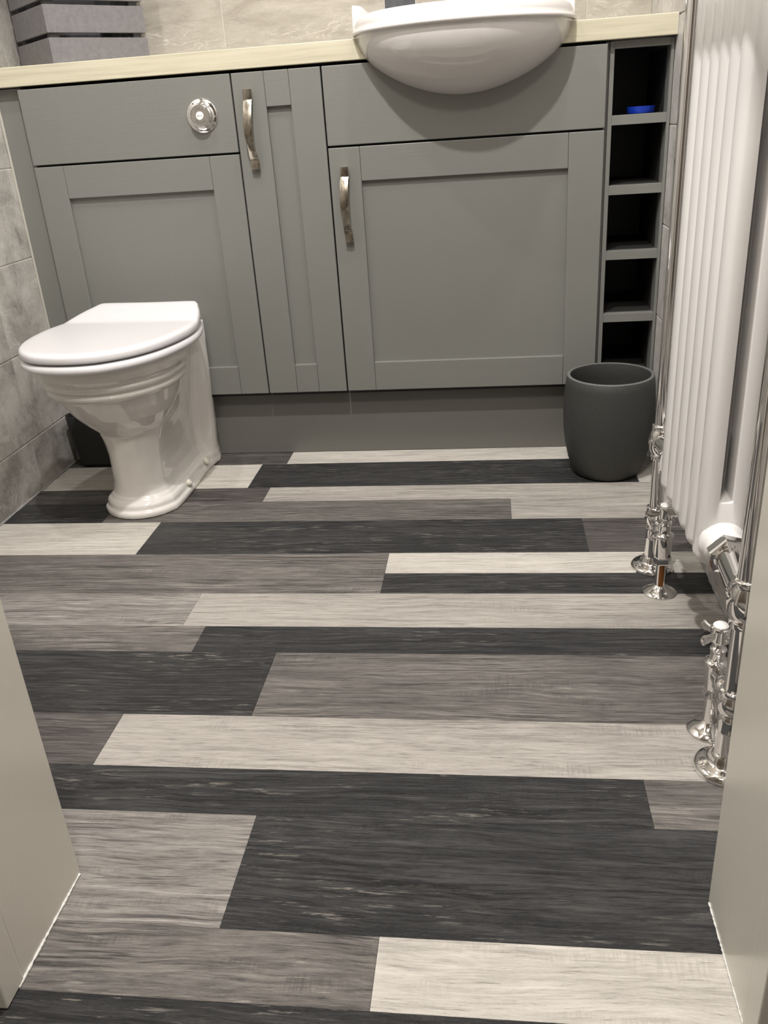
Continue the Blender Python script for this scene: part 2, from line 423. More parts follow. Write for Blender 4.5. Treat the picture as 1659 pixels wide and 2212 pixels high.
# beads of sealant at the floor edges
def bead(name, pts, r, m, parent):
    P = catmull([tuple(p) for p in pts], False, 5)
    rr = [r * random.uniform(0.5, 1.5) for _ in P]
    return ob(name, tube(P, rr, 8), m, parent, True)
bead('sealant_bead', [(JL + 0.0005, -1.354 - k * 0.0132, 0.0012) for k in range(12)], 0.0016, SEAL, j1)
bead('sealant_bead', [(JR - 0.0005, -1.354 - k * 0.0132, 0.0012) for k in range(12)], 0.0009, SEAL, j2)
bead('sealant_bead', [(XL + 0.0005, 0.03 - k * 0.07, 0.001) for k in range(20)], 0.0030, mat('grey_sealant', (0.30, 0.30, 0.29), 0.3), wl)
bead('sealant_bead', [(XR - 0.0005, 0.03 - k * 0.07, 0.001) for k in range(20)], 0.0025, mat('grey_sealant', (0.30, 0.30, 0.29), 0.3), wr)

# ------------------------------------------------------------------ fitted furniture
YF = 0.0; TK = 0.018
ZD0, ZD1, ZF0, ZF1 = 0.1765, 0.7375, 0.7420, 0.9010
ZI0, ZI1 = 0.2475, 0.6655
def shaker(parent, x0, x1, z0, z1, i0, i1, zi0, zi1):
    d = bpy.data.objects.new('door', None); C.objects.link(d); d.parent = parent; d.empty_display_size = 0.01
    bv = 0.0013
    ob('stile', box(x0, i0 - 0.0002, YF, TK, z0, z1, bv), P_V, d)
    ob('stile', box(i1 + 0.0002, x1, YF, TK, z0, z1, bv), P_V, d)
    ob('rail', box(i0 + 0.0002, i1 - 0.0002, YF + 0.0002, TK, zi1, z1, bv), P_H, d)
    ob('rail', box(i0 + 0.0002, i1 - 0.0002, YF + 0.0002, TK, z0, zi0, bv), P_H, d)
    ob('door_panel', box(i0 - 0.003, i1 + 0.003, YF + 0.0100, TK - 0.001, zi0 - 0.003, zi1 + 0.003), P_V, d)
    return d

def handle(parent, xc, z0, z1):
    w2 = 0.0095
    secs = []
    N = 40
    for i in range(N + 1):
        t = i / N; z = z1 + (z0 - z1) * t
        # stand-off of the strap from the door face
        if t < 0.13: y = 0.0100
        elif t > 0.86: y = 0.0100
        else:
            s = (t - 0.13) / 0.73
            y = 0.0100 + 0.0175 * math.sin(PI * s) ** 0.75
        th = 0.0042 if 0.1 < t < 0.9 else 0.0052
        ww = w2 * (1 - 0.20 * math.exp(-((t - 0.72) / 0.10) ** 2) - 0.06 * math.exp(-((t - 0.3) / 0.15) ** 2))
        dx = 0.0028 * math.sin(PI * min(1, max(0, (t - 0.1) / 0.8))) * -1.0
        tw = 0.30 * math.exp(-((t - 0.62) / 0.13) ** 2)
        rip = 0.0009 * math.sin(t * 120) if 0.60 < t < 0.80 else 0
        y += rip
        sec = []
        for a_, b_ in ((-1, 1), (-0.75, 1.25), (0, 1.42), (0.75, 1.25), (1, 1), (1, -1), (-1, -1)):
            px = a_ * ww; py = -(y + b_ * th / 2)
            sec.append((xc + dx + px * math.cos(tw), py + px * math.sin(tw) * 0.6, z))
        secs.append(sec)
    h = ob('handle', loft(secs), PEWTER, parent, True, 40)
    h['label'] = 'bowed aged-pewter pull handle'
    # fixing feet to the door face
    for zf in (z1 - 0.014, z0 + 0.001):
        ob('handle_foot', box(xc - w2 + 0.0015, xc + w2 - 0.0015, -0.0080, 0.0, zf, zf + 0.013, 0.0006), PEWTER, h)
    return h

def carcass(parent, x0, x1, top=0.9015):
    b = box(x0, x1, 0.021, 0.30, 0.165, top)
    ob('carcass', b, CARC, parent)

# WC unit
wc = thing('toilet_cabinet', 'grey fitted unit behind the toilet with a plain top panel and chrome flush button', 'cabinet', loc=(0, 0, 0))
carcass(wc, 0.001, 0.4925)
ob('top_panel', box(0.0, 0.4940, YF, TK, ZF0, ZF1, 0.0013), P_H, wc)
shaker(wc, 0.0, 0.4940, ZD0, ZD1, 0.0705, 0.4235, ZI0, ZI1)
# end filler against the left wall
fi = ob('filler_panel', box(XL + 0.001, -0.0015, 0.020, 0.04, 0.0, 0.9055, 0.0005), P_V); tag(fi, 'narrow upright grey filler strip between left tiled wall and toilet cabinet', 'filler panel')
ob('sealant_bead', box(XL + 0.0005, XL + 0.0060, 0.0165, 0.0205, 0.0005, 0.9055, 0.0012), mat('beige_sealant', (0.46, 0.44, 0.39), 0.4), fi)
# narrow unit
nc = thing('narrow_cabinet', 'narrow grey cupboard with shaker door and pewter handle, between toilet and basin cabinets', 'cabinet')
carcass(nc, 0.4985, 0.695)
d2 = shaker(nc, 0.4975, 0.6955, ZD0, ZF1, 0.5695, 0.6250, ZI0, 0.8300)
handle(d2, 0.5320, 0.7040, 0.8670)
# basin unit
bc = thing('basin_cabinet', 'wide grey cupboard under the white basin with shaker door and pewter handle', 'cabinet')
carcass(bc, 0.700, 1.300, 0.82)
ob('top_panel', box(0.6990, 1.3020, YF, TK, ZF0, ZF1, 0.0013), P_H, bc)
d3 = shaker(bc, 0.6990, 1.3020, ZD0, ZD1, 0.7695, 1.2270, ZI0, ZI1)
handle(d3, 0.7330, 0.5350, 0.6975)
# open rack
rk = thing('cubby_rack', 'tall slim grey open rack of stacked cubbyholes between basin cabinet and right wall', 'shelf')
RX0, RX1 = 1.3095, 1.4395
ob('side_panel', box(RX0 - 0.0005, RX0 + 0.009, 0.018, 0.30, 0.165, 0.9050, 0.0005), P_V, rk)
ob('infill_strip', box(1.3005, RX0 - 0.0008, 0.0225, 0.04, 0.165, 0.9050, 0.0005), P_V, rk)
ob('side_panel', box(RX1 - 0.0065, RX1, 0.018, 0.30, 0.0, 0.9050, 0.0005), P_V, rk)
ob('top_rail', box(RX0 + 0.009, RX1 - 0.0065, 0.019, 0.034, 0.891, 0.9055, 0.0005), P_H, rk)
ob('back_panel', box(RX0 + 0.009, RX1 - 0.0065, 0.285, 0.291, 0.165, 0.9045), P_SHADE, rk)
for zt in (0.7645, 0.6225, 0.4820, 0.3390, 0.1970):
    sh = ob('shelf', box(RX0 + 0.009, RX1 - 0.0065, 0.040, 0.285, zt - 0.0195, zt - 0.0002, 0.0005), P_SHADE, rk)  # shelf body coloured dark to stand in for shade
    ob('lit_front_strip', box(RX0 + 0.009, RX1 - 0.0065, 0.019, 0.0398, zt - 0.0195, zt, 0.0005), P_H, sh)  # front strip left in plain grey, painting the lit shelf edge
# thin dark sheets paint the shade inside the cubbyholes
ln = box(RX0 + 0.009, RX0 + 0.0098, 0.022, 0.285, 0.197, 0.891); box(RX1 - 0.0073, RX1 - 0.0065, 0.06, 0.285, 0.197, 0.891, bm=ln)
ob('shade_sheets', ln, P_SHADE, rk)
# plinth
pl = thing('plinth', 'dark grey kickboard along the floor under the cabinets', 'plinth')
ob('kickboard', box(XL + 0.001, 1.3085, 0.040, 0.055, 0.001, 0.1645, 0.0006), P_PL, pl)
ob('kickboard', box(1.3095, 1.4325, 0.040, 0.055, 0.001, 0.1645, 0.0006), P_PL, pl)
ob('backing_board', box(XL + 0.001, 1.4325, 0.0560, 0.066, 0.01, 0.1640), CARC, pl)
# worktop
wt = ob('worktop', box(XL + 0.001, 1.4395, -0.0030, 0.329, 0.9075, 0.9475, 0.0015, 3), WTOP)
tag(wt, 'long cream wood-effect worktop over all the grey cabinets', 'worktop')
ob('sealant_bead', box(1.4385, 1.4405, -0.0035, 0.30, 0.9075, 0.9482, 0.0006), mat('beige_worktop_sealant', (0.50, 0.48, 0.41), 0.4), wt)

# flush button
BX, BZ = 0.4215, 0.8215
fb = thing('flush_button', 'round chrome dual flush button on the panel above the toilet', 'flush button', loc=(BX, 0, BZ))
ax = (0, -1, 0)
ob('flange', lathe([(0.0005, 0), (0.0350, 0), (0.0356, 0.0012), (0.0350, 0.0026), (0.0335, 0.0036), (0.0300, 0.0042), (0.0262, 0.0060), (0.0245, 0.0075), (0.0240, 0.0145), (0.0005, 0.0145)], axis=ax, n=64), CHROME, fb, True, 50)
ring = ob('button_ring', lathe([(0.0005, 0.010), (0.0228, 0.010), (0.0228, 0.0165), (0.0236, 0.0175), (0.0236, 0.0190), (0.0226, 0.0198), (0.0212, 0.0196), (0.0205, 0.0184), (0.0005, 0.0184)], axis=ax, n=64), CHROME, fb, True, 50)
ob('full_button', lathe([(0.0005, 0.0184), (0.0200, 0.0184), (0.0198, 0.0192), (0.0095, 0.0192), (0.0005, 0.0192)], axis=ax, n=64), mat('satin_chrome', (0.80, 0.77, 0.74), 0.22, metal=1.0), fb, True, 50)
ob('half_button', lathe([(0.0005, 0.0192), (0.0086, 0.0192), (0.0086, 0.0210), (0.0080, 0.0218), (0.0005, 0.0222)], axis=ax, n=40), CAPW, fb, True, 50)
INK = mat('engraved_lettering', (0.08, 0.075, 0.07), 0.4)
def letters(txt, rad, ang0, dang, size, flip=False, bm=None, depth=0.0001, y=-0.0194):
    """letters round an arc on the x-z plane facing -y"""
    b = bm or bmesh.new()
    n = len(txt)
    for i, ch in enumerate(txt):
        cu = bpy.data.curves.new('t', 'FONT'); cu.body = ch; cu.size = size; cu.align_x = 'CENTER'; cu.align_y = 'CENTER'; cu.extrude = depth; cu.resolution_u = 3
        t = bpy.data.objects.new('t', cu); C.objects.link(t)
        bpy.context.view_layer.update()
        me = bpy.data.meshes.new_from_object(t.evaluated_get(bpy.context.evaluated_depsgraph_get()))
        k = i - (n - 1) / 2
        if rad:
            a = ang0 + (-k if not flip else k) * dang
            px, pz = rad * math.cos(a), rad * math.sin(a)
            rot = a - PI / 2 if not flip else a + PI / 2
        else: px, pz, rot = k * dang, 0, 0
        mm = Matrix.Translation((px, y, pz)) @ Matrix.Rotation(PI / 2, 4, 'X') @ Matrix.Rotation(rot, 4, 'Z')
        me.transform(mm); b.from_mesh(me)
        bpy.data.objects.remove(t); bpy.data.curves.remove(cu); bpy.data.meshes.remove(me)
    return b
lt = letters('FULL', 0.0148, PI / 2, 0.36, 0.0068)
letters('FLUSH', 0.0148, -PI / 2, 0.33, 0.0068, True, lt)
ob('lettering', lt, INK, fb)
ob('lettering', letters('HALF', 0, 0, 0.0031, 0.0046, y=-0.0222), INK, fb)
for a in (2.15, -0.1, -1.75):
    ob('screw', lathe([(0.0005, 0.0036), (0.0017, 0.0036), (0.0017, 0.0052), (0.0005, 0.0056)], org=(0.0302 * math.cos(a), 0, 0.0302 * math.sin(a)), axis=ax, n=12), INK if a != -0.1 else CHROME, fb, True)

# ------------------------------------------------------------------ toilet
TX = 0.2445
to = thing('toilet', 'white back-to-wall toilet with closed lid in front of the grey cabinet', 'toilet', loc=(TX, 0, 0))
def bowl_sec(z, hw, yf, yb, n=64):
    yc = -0.285
    out = []
    for i in range(n):
        a = 2 * PI * i / n
        c, s = math.cos(a), math.sin(a)
        by = (yc - yf) if s < 0 else (yb - yc)
        e = 0.92
        out.append((hw * math.copysign(abs(c) ** e, c), yc + by * math.copysign(abs(s) ** e, s), z))
    return out
bs = [(0.186, 0.050, -0.345, -0.250), (0.200, 0.073, -0.360, -0.225), (0.218, 0.090, -0.378, -0.205), (0.242, 0.107, -0.400, -0.180), (0.268, 0.120, -0.420, -0.160), (0.290, 0.129, -0.436, -0.148),
      (0.298, 0.1325, -0.440, -0.142), (0.301, 0.1405, -0.449, -0.135), (0.309, 0.1430, -0.452, -0.132), (0.313, 0.1370, -0.446, -0.134), (0.317, 0.1370, -0.446, -0.134), (0.320, 0.1450, -0.454, -0.128), (0.328, 0.1475, -0.457, -0.125),
      (0.332, 0.1440, -0.453, -0.123), (0.338, 0.1500, -0.459, -0.118), (0.346, 0.1560, -0.466, -0.110), (0.356, 0.1590, -0.470, -0.105), (0.371, 0.1590, -0.470, -0.105)]
def spin(sec, k=1.0):
    a = math.radians(-5.2 * k); c, s_ = math.cos(a), math.sin(a)
    return [(x * c - (y + 0.09) * s_ + 0.011 * k, x * s_ + (y + 0.09) * c - 0.09, z) for x, y, z in sec]
pan = loft([spin(bowl_sec(*q), min(1, max(0, (q[0] - 0.19) / 0.12))) for q in bs])
def ped_sec(z, hb, hm, hf, yf, yb):
    R_ = hf
    half = [(hb * 0.5, yb), (hb - 0.014 if yb > 0 else hb - 0.004, yb), (hb, -0.003), (hb - 0.003, -0.028), (hm, -0.075), (hf + (hm - hf) * 0.4, -0.17), (hf, -0.23)]
    yc = yf + R_
    if yc > -0.23: half[-1] = (hf, min(-0.2, yc + 0.01))
    for k in range(1, 7):
        a = k * PI / 12
        half.append((R_ * math.cos(a), yc - R_ * math.sin(a)))
    full = half + [(0 - x, y) for x, y in reversed(half[:-1])]
    return [(x, y, z) for x, y in catmull(full, True, 3)]
ps = [(0.0006, 0.099, 0.089, 0.0915, -0.372, 0.038), (0.010, 0.099, 0.089, 0.0925, -0.373, 0.038), (0.015, 0.098, 0.087, 0.0905, -0.371, 0.038), (0.0175, 0.0975, 0.084, 0.0860, -0.3655, 0.038), (0.020, 0.0975, 0.0835, 0.0855, -0.365, 0.038), (0.028, 0.0975, 0.083, 0.0850, -0.364, 0.038),
      (0.034, 0.0965, 0.081, 0.0820, -0.359, 0.038), (0.0375, 0.096, 0.075, 0.0750, -0.352, 0.038), (0.041, 0.096, 0.0745, 0.0745, -0.3515, 0.038), (0.0440, 0.096, 0.071, 0.0700, -0.346, 0.038), (0.055, 0.096, 0.069, 0.0665, -0.343, 0.038), (0.07, 0.097, 0.066, 0.0640, -0.341, 0.038), (0.10, 0.099, 0.065, 0.0630, -0.340, 0.038),
      (0.13, 0.100, 0.066, 0.0640, -0.340, 0.038), (0.155, 0.101, 0.067, 0.0670, -0.343, 0.038), (0.170, 0.1015, 0.068, 0.0700, -0.346, -0.0015), (0.188, 0.102, 0.069, 0.0760, -0.350, -0.0015), (0.205, 0.103, 0.070, 0.083, -0.352, -0.0015), (0.25, 0.105, 0.075, 0.086, -0.350, -0.0015), (0.30, 0.106, 0.086, 0.09, -0.34, -0.0015), (0.335, 0.107, 0.10, 0.10, -0.33, -0.0015), (0.371, 0.107, 0.103, 0.11, -0.33, -0.0015)]
loft([ped_sec(*s) for s in ps], bm=pan)
remeshed('pan', pan, 0.0021, 4, PORC, to)
for (x, y) in ((0.0835, -0.222), (-0.0835, -0.222), (0.0845, -0.082), (-0.0845, -0.082)):
    ob('bolt_cap', lathe([(0.0005, 0), (0.0092, 0), (0.0092, 0.006), (0.0080, 0.0085), (0.0040, 0.0100), (0.0005, 0.0103)], org=(x, y, 0.026), axis=(math.copysign(0.8, x), 0, 0.6), n=20), mat('cream_bolt_cap', (0.72, 0.69, 0.60), 0.35), to, True)
ol = [(0.0, -0.086), (0.06, -0.085), (0.112, -0.085), (0.1265, -0.093), (0.135, -0.110), (0.147, -0.135), (0.159, -0.172), (0.169, -0.218), (0.1725, -0.27), (0.167, -0.33), (0.153, -0.385), (0.129, -0.432), (0.095, -0.468), (0.055, -0.490), (0.0, -0.4975)]
full = ol + [(-x, y) for x, y in reversed(ol[1:-1])]
OUT = catmull(full, True, 5)
def oset(outl, d):
    n = len(outl); r = []
    for i in range(n):
        x0, y0 = outl[i - 1]; x1, y1 = outl[(i + 1) % n]
        tx, ty = x1 - x0, y1 - y0; L = math.hypot(tx, ty) or 1
        r.append((outl[i][0] - (-ty / L) * -d, outl[i][1] - (tx / L) * -d))
    return r
# outline runs clockwise: positive inset must shrink it
def inset(outl, d):
    a = oset(outl, d)
    if max(p[0] for p in a) > max(p[0] for p in outl) and d > 0: a = oset(outl, -d)
    return a
def rise(y): 
    t = min(1, max(0, (y + 0.200) / 0.115)); return 0.024 * t
def slab(levels, outl, scale_top=None, rz=True):
    secs = []
    for z, d, rr in levels:
        o_ = inset(outl, d) if d else outl
        secs.append(spin([(x, y, z + (rise(y) * rr)) for x, y in o_]))
    return secs
lv = [(0.3945, 0.008, 0.2), (0.3935, 0.003, 0.2), (0.3945, 0.0008, 0.3), (0.398, 0.0, 0.5), (0.4045, 0.0, 0.8), (0.4085, 0.0015, 0.95), (0.4110, 0.0045, 1), (0.4122, 0.009, 1)]
secs = slab(lv, OUT)
base = inset(OUT, 0.009)
cx, cy = 0, -0.28
for k, s in enumerate([0.93 - 0.065 * q for q in range(14)]):
    secs.append(spin([(x * s, cy + (y - cy) * s, 0.4122 + 0.0006 * (1 - s) + rise(cy + (y - cy) * s)) for x, y in base]))
ob('lid', loft(secs), PLASTIC, to, True, 60)
SO = [(x * 1.012, cy + (y - cy) * 1.008) for x, y in OUT]
lv = [(0.3722, 0.014, 0), (0.3718, 0.007, 0), (0.3735, 0.002, 0), (0.378, 0.0, 0), (0.384, 0.0005, 0), (0.3885, 0.004, 0), (0.3900, 0.010, 0)]
ob('seat', loft(slab(lv, SO, rz=False)), PLASTIC, to, True, 60)
for sx in (-0.06, 0.06):
    ob('hinge', lathe([(0.008, -0.02), (0.008, 0.02)], org=(sx, -0.075, 0.392), axis=(1, 0, 0), n=20), CHROME, to, True, 40)

# ------------------------------------------------------------------ basin
BCX, BCY = 1.003, 0.045
bs_ = thing('basin', 'white semi-recessed washbasin bulging out over the front of the worktop', 'basin', loc=(BCX, 0, 0.82))
bs_z = 0.82
def bsec(z, ax_, by, n=72, yb=0.12, e=1.0):
    out = []
    for i in range(n):
        a = 2 * PI * i / n; c, s = math.cos(a), math.sin(a)
        out.append((ax_ * math.copysign(abs(c) ** e, c), BCY + (by if s < 0 else yb) * math.copysign(abs(s) ** e, s), z - bs_z))
    return out
secs = []
D = 0.128; z0 = 0.9505
for k in range(0, 15):
    t = k / 14 * PI / 2
    s = max(math.sin(t), 0.02)
    s = s * (1 - 0.19 * math.cos(t) ** 2)
    secs.append(bsec(z0 - D * math.cos(t) * 1.0, 0.229 * s, 0.199 * s ** 0.95, yb=0.14 * s))
for z, a_, b_ in ((0.9507, 0.2345, 0.2045), (0.9520, 0.2380, 0.2080), (0.9550, 0.2395, 0.2095), (0.9585, 0.2385, 0.2085), (0.9605, 0.2350, 0.2050), (0.9620, 0.2330, 0.2030), (0.968, 0.2330, 0.2030), (0.977, 0.2310, 0.2010), (0.984, 0.2260, 0.1960), (0.988, 0.2180, 0.1880), (0.989, 0.2100, 0.1800), (0.986, 0.200, 0.170), (0.970, 0.200, 0.188), (0.93, 0.175, 0.16), (0.885, 0.10, 0.09), (0.872, 0.02, 0.02)):
    secs.append(bsec(z, a_, b_, yb=0.14 * a_ / 0.24))
ob('bowl', loft(secs), PORC2, bs_, True, 55)
# raised back deck with shoulders either side
def deck():
    pts = []
    N = 28
    secs = []
    for i in range(N + 1):
        u = -1 + 2 * i / N
        x = 0.2290 * u
        e = abs(u)
        k = max(0, (e - 0.84) / 0.16)
        yfront = 0.150 - 0.150 * math.sin(min(1, k * 1.4) * PI / 2)
        zt = 0.990 + 0.024 * math.sin(k * PI / 2) - 0.004 * (k > 0.95)
        zb = 0.9575
        secs.append([(x, yfront, zb - bs_z), (x, yfront - 0.002, (zb + 0.012) - bs_z), (x, yfront + 0.001, zt - 0.012 - bs_z), (x, yfront + 0.006, zt - 0.003 - bs_z), (x, yfront + 0.014, zt - bs_z), (x, 0.30, zt - bs_z), (x, 0.305, zt - 0.004 - bs_z), (x, 0.305, zb - bs_z)])
    return loft(secs)
ob('deck', deck(), PORC2, bs_, True, 60)
# mixer tap on the deck
tp = thing('basin_tap', 'chrome mixer tap standing on the deck of the white basin', 'tap', loc=(0.995, 0.22, 1.0))
ob('tap_body', lathe([(0.0005, 0.0), (0.026, 0.0), (0.027, 0.003), (0.024, 0.008), (0.019, 0.012), (0.019, 0.09), (0.021, 0.094), (0.017, 0.105), (0.0005, 0.108)]), CHROME, tp, True, 45)
ob('spout', tube(catmull([(0, 0, 0.06), (0, -0.03, 0.085), (0, -0.07, 0.085), (0, -0.105, 0.065)], False, 6), 0.011), CHROME, tp, True, 45)
ob('lever', tube([(0, 0, 0.105), (0, -0.02, 0.13), (0, -0.06, 0.145)], [0.008, 0.006, 0.005]), CHROME, tp, True, 45)

# ------------------------------------------------------------------ crate on the worktop
def crate():
    r = thing('slatted_crate', 'grey slatted wooden crate standing cornerwise at the left end of the worktop', 'crate', loc=(0.095, 0.009, 0.9477))
    r.rotation_euler = (0, 0, math.radians(46))
    W, Dp = 0.236, 0.205
    th = 0.009
    for k in range(6):
        z0 = 0.0006 if k == 0 else 0.0610 + (k - 1) * 0.0640; z1 = 0.0515 + k * 0.0640
        for b in (box(0, W, 0, th, z0, z1, 0.0008), box(0, W, Dp - th, Dp, z0, z1, 0.0008), box(0, th, th + 0.0002, Dp - th - 0.0002, z0, z1, 0.0008), box(W - th, W, th + 0.0002, Dp - th - 0.0002, z0, z1, 0.0008)):
            ob('slat', b, CRATE, r)
    for x in (0.0092, W - 0.0092 - 0.020):
        for y in (0.0092, Dp - 0.0092 - 0.020):
            ob('corner_post', box(x, x + 0.020, y, y + 0.020, 0.001, 0.37, 0.0006), CRATEIN, r)
    ob('base_board', box(0.0092, W - 0.0092, 0.0092, Dp - 0.0092, 0.002, 0.010), CRATEIN, r)
crate()

# ------------------------------------------------------------------ bins
b1 = thing('waste_bin', 'round charcoal waste bin on the floor beneath the open rack', 'bin', loc=(1.322, -0.124, 0))
prof_o = [(0.0005, 0.0006), (0.068, 0.0006), (0.074, 0.004), (0.080, 0.015), (0.089, 0.04), (0.0965, 0.075), (0.1010, 0.11), (0.1025, 0.145), (0.1018, 0.18), (0.0990, 0.215), (0.0965, 0.234), (0.0950, 0.2355)]
prof_i = [(0.0890, 0.2355), (0.0880, 0.233), (0.090, 0.20), (0.093, 0.145), (0.088, 0.08), (0.072, 0.02), (0.0005, 0.016)]
ob('tub', lathe(prof_o + prof_i, n=72), BIN, b1, True, 50)
rm = ob('rim', lathe([(0.0886, 0.2350), (0.0892, 0.2362), (0.0945, 0.2362), (0.0958, 0.2350)], n=72, caps=False), BINRIM, b1, True, 50); rm['label'] = 'paler worn rim'
# slim rectangular bin tucked behind the toilet
b2 = thing('slim_bin', 'small black bin on the floor tucked behind the toilet by left wall', 'bin', loc=(0.025, -0.0155, 0))
def rrect(hx, hy, r, z, n=8):
    out = []
    for cx_, cy_, a0 in ((hx - r, hy - r, 0), (-hx + r, hy - r, PI / 2), (-hx + r, -hy + r, PI), (hx - r, -hy + r, 3 * PI / 2)):
        for k in range(n + 1):
            a = a0 + k * PI / 2 / n; out.append((cx_ + r * math.cos(a), cy_ + r * math.sin(a), z))
    return out
sl = [rrect(0.050, 0.018, 0.014, 0.0006), rrect(0.055, 0.023, 0.018, 0.003), rrect(0.060, 0.027, 0.021, 0.012), rrect(0.066, 0.030, 0.023, 0.05), rrect(0.071, 0.032, 0.024, 0.10), rrect(0.074, 0.033, 0.025, 0.140), rrect(0.0735, 0.0325, 0.0245, 0.1415),
      rrect(0.0705, 0.0295, 0.0215, 0.1415), rrect(0.068, 0.027, 0.020, 0.135), rrect(0.055, 0.02, 0.015, 0.012), rrect(0.02, 0.01, 0.005, 0.010)]
ob('tub', loft(sl), BINL, b2, True, 50)

# blue dish on the rack
dish = ob('blue_pot', lathe([(0.0005, 0.0), (0.0270, 0.0), (0.0285, 0.0015), (0.0300, 0.0130), (0.0305, 0.0140), (0.0292, 0.0140), (0.0275, 0.0025), (0.0005, 0.002)], n=48), BLUE, None, True, 40)
dish.location = (1.3855, 0.068, 0.7648)
tag(dish, 'small bright blue plastic pot lying on the upper shelf of the open rack', 'pot')

# ------------------------------------------------------------------ radiator inside a chrome towel frame
FX = 1.3475; YN, YFAR = -1.140, -0.600; ZJT = 0.2500; ZTOP = 1.40
rd = thing('radiator', 'white column radiator held in a chrome towel frame by the right wall', 'radiator', loc=(0, 0, 0))
RCX = 1.3560; pitch = 0.0475; y_first = -0.7310; zb, zt = 0.2110, 1.24
def section_mesh():
    def rr(x0, x1, z0, z1, rad, na=8, ns=10):
        out = []
        for cx_, cz_, a0 in ((x1 - rad, z1 - rad, 0), (x0 + rad, z1 - rad, PI / 2), (x0 + rad, z0 + rad, PI), (x1 - rad, z0 + rad, 1.5 * PI)):
            for k in range(na + 1):
                a = a0 + k * PI / 2 / na; out.append((cx_ + rad * math.cos(a), cz_ + rad * math.sin(a)))
        return out
    H = 0.0308; t = 0.0237
    loops = []
    for k in range(0, 13):
        a = -PI / 2 + PI * k / 12
        d = 0.0125 * (1 - math.cos(a) ** 0.85 if abs(math.cos(a)) > 1e-6 else 1)
        y = t * math.sin(a) if 0 < k < 12 else (t if k else -t)
        loops.append([(x, y, z) for x, z in rr(-H + d, H - d, zb + d, zt - d, 0.0185 - d * 0.5)])
    sx0, sx1, sz0, sz1 = -0.0085, 0.0075, zb + 0.098, zt - 0.098
    for d, y in ((0.0016, t), (0.0, t - 0.0016), (0.0, -t + 0.0016), (0.0016, -t)):
        loops.append([(x, y, z) for x, z in rr(sx0 - d, sx1 + d, sz0 - d, sz1 + d, 0.0025 + d)])
    b = bmesh.new()
    rows_ = [[b.verts.new(p) for p in L_] for L_ in loops]
    n = len(rows_[0])
    for i in range(len(rows_)):
        A_, B_ = rows_[i], rows_[(i + 1) % len(rows_)]
        for q in range(n): b.faces.new((A_[q], A_[(q + 1) % n], B_[(q + 1) % n], B_[q]))
    return ob('section', b, ENAMEL, rd, True, 50)
s0 = section_mesh(); s0.location = (RCX, y_first, 0)
for k in range(1, 6):
    c = s0.copy(); C.objects.link(c); c.parent = rd; c.location = (RCX, y_first - k * pitch, 0)
yend = y_first - 5 * pitch
for zz_ in (zb + 0.047, zt - 0.050):
    ob('hub', lathe([(0.024, yend + 0.01), (0.024, y_first - 0.01)], org=(RCX, 0, zz_), axis=(0, 1, 0), n=28), ENAMEL, rd, True, 50)
for ye, sg in ((yend, -1), (y_first, 1)):
    for zz_ in (ZJT, zt - 0.050):
        ob('boss', lathe([(0.0305, 0.0200), (0.0305, 0.0245), (0.0298, 0.0275), (0.0285, 0.0300), (0.0272, 0.0325), (0.0266, 0.0350), (0.0268, 0.0400), (0.0250, 0.0440), (0.0228, 0.0470), (0.0005, 0.0475)], org=(RCX, ye, zz_), axis=(0, sg, 0), n=44), ENAMEL, rd, True, 40)

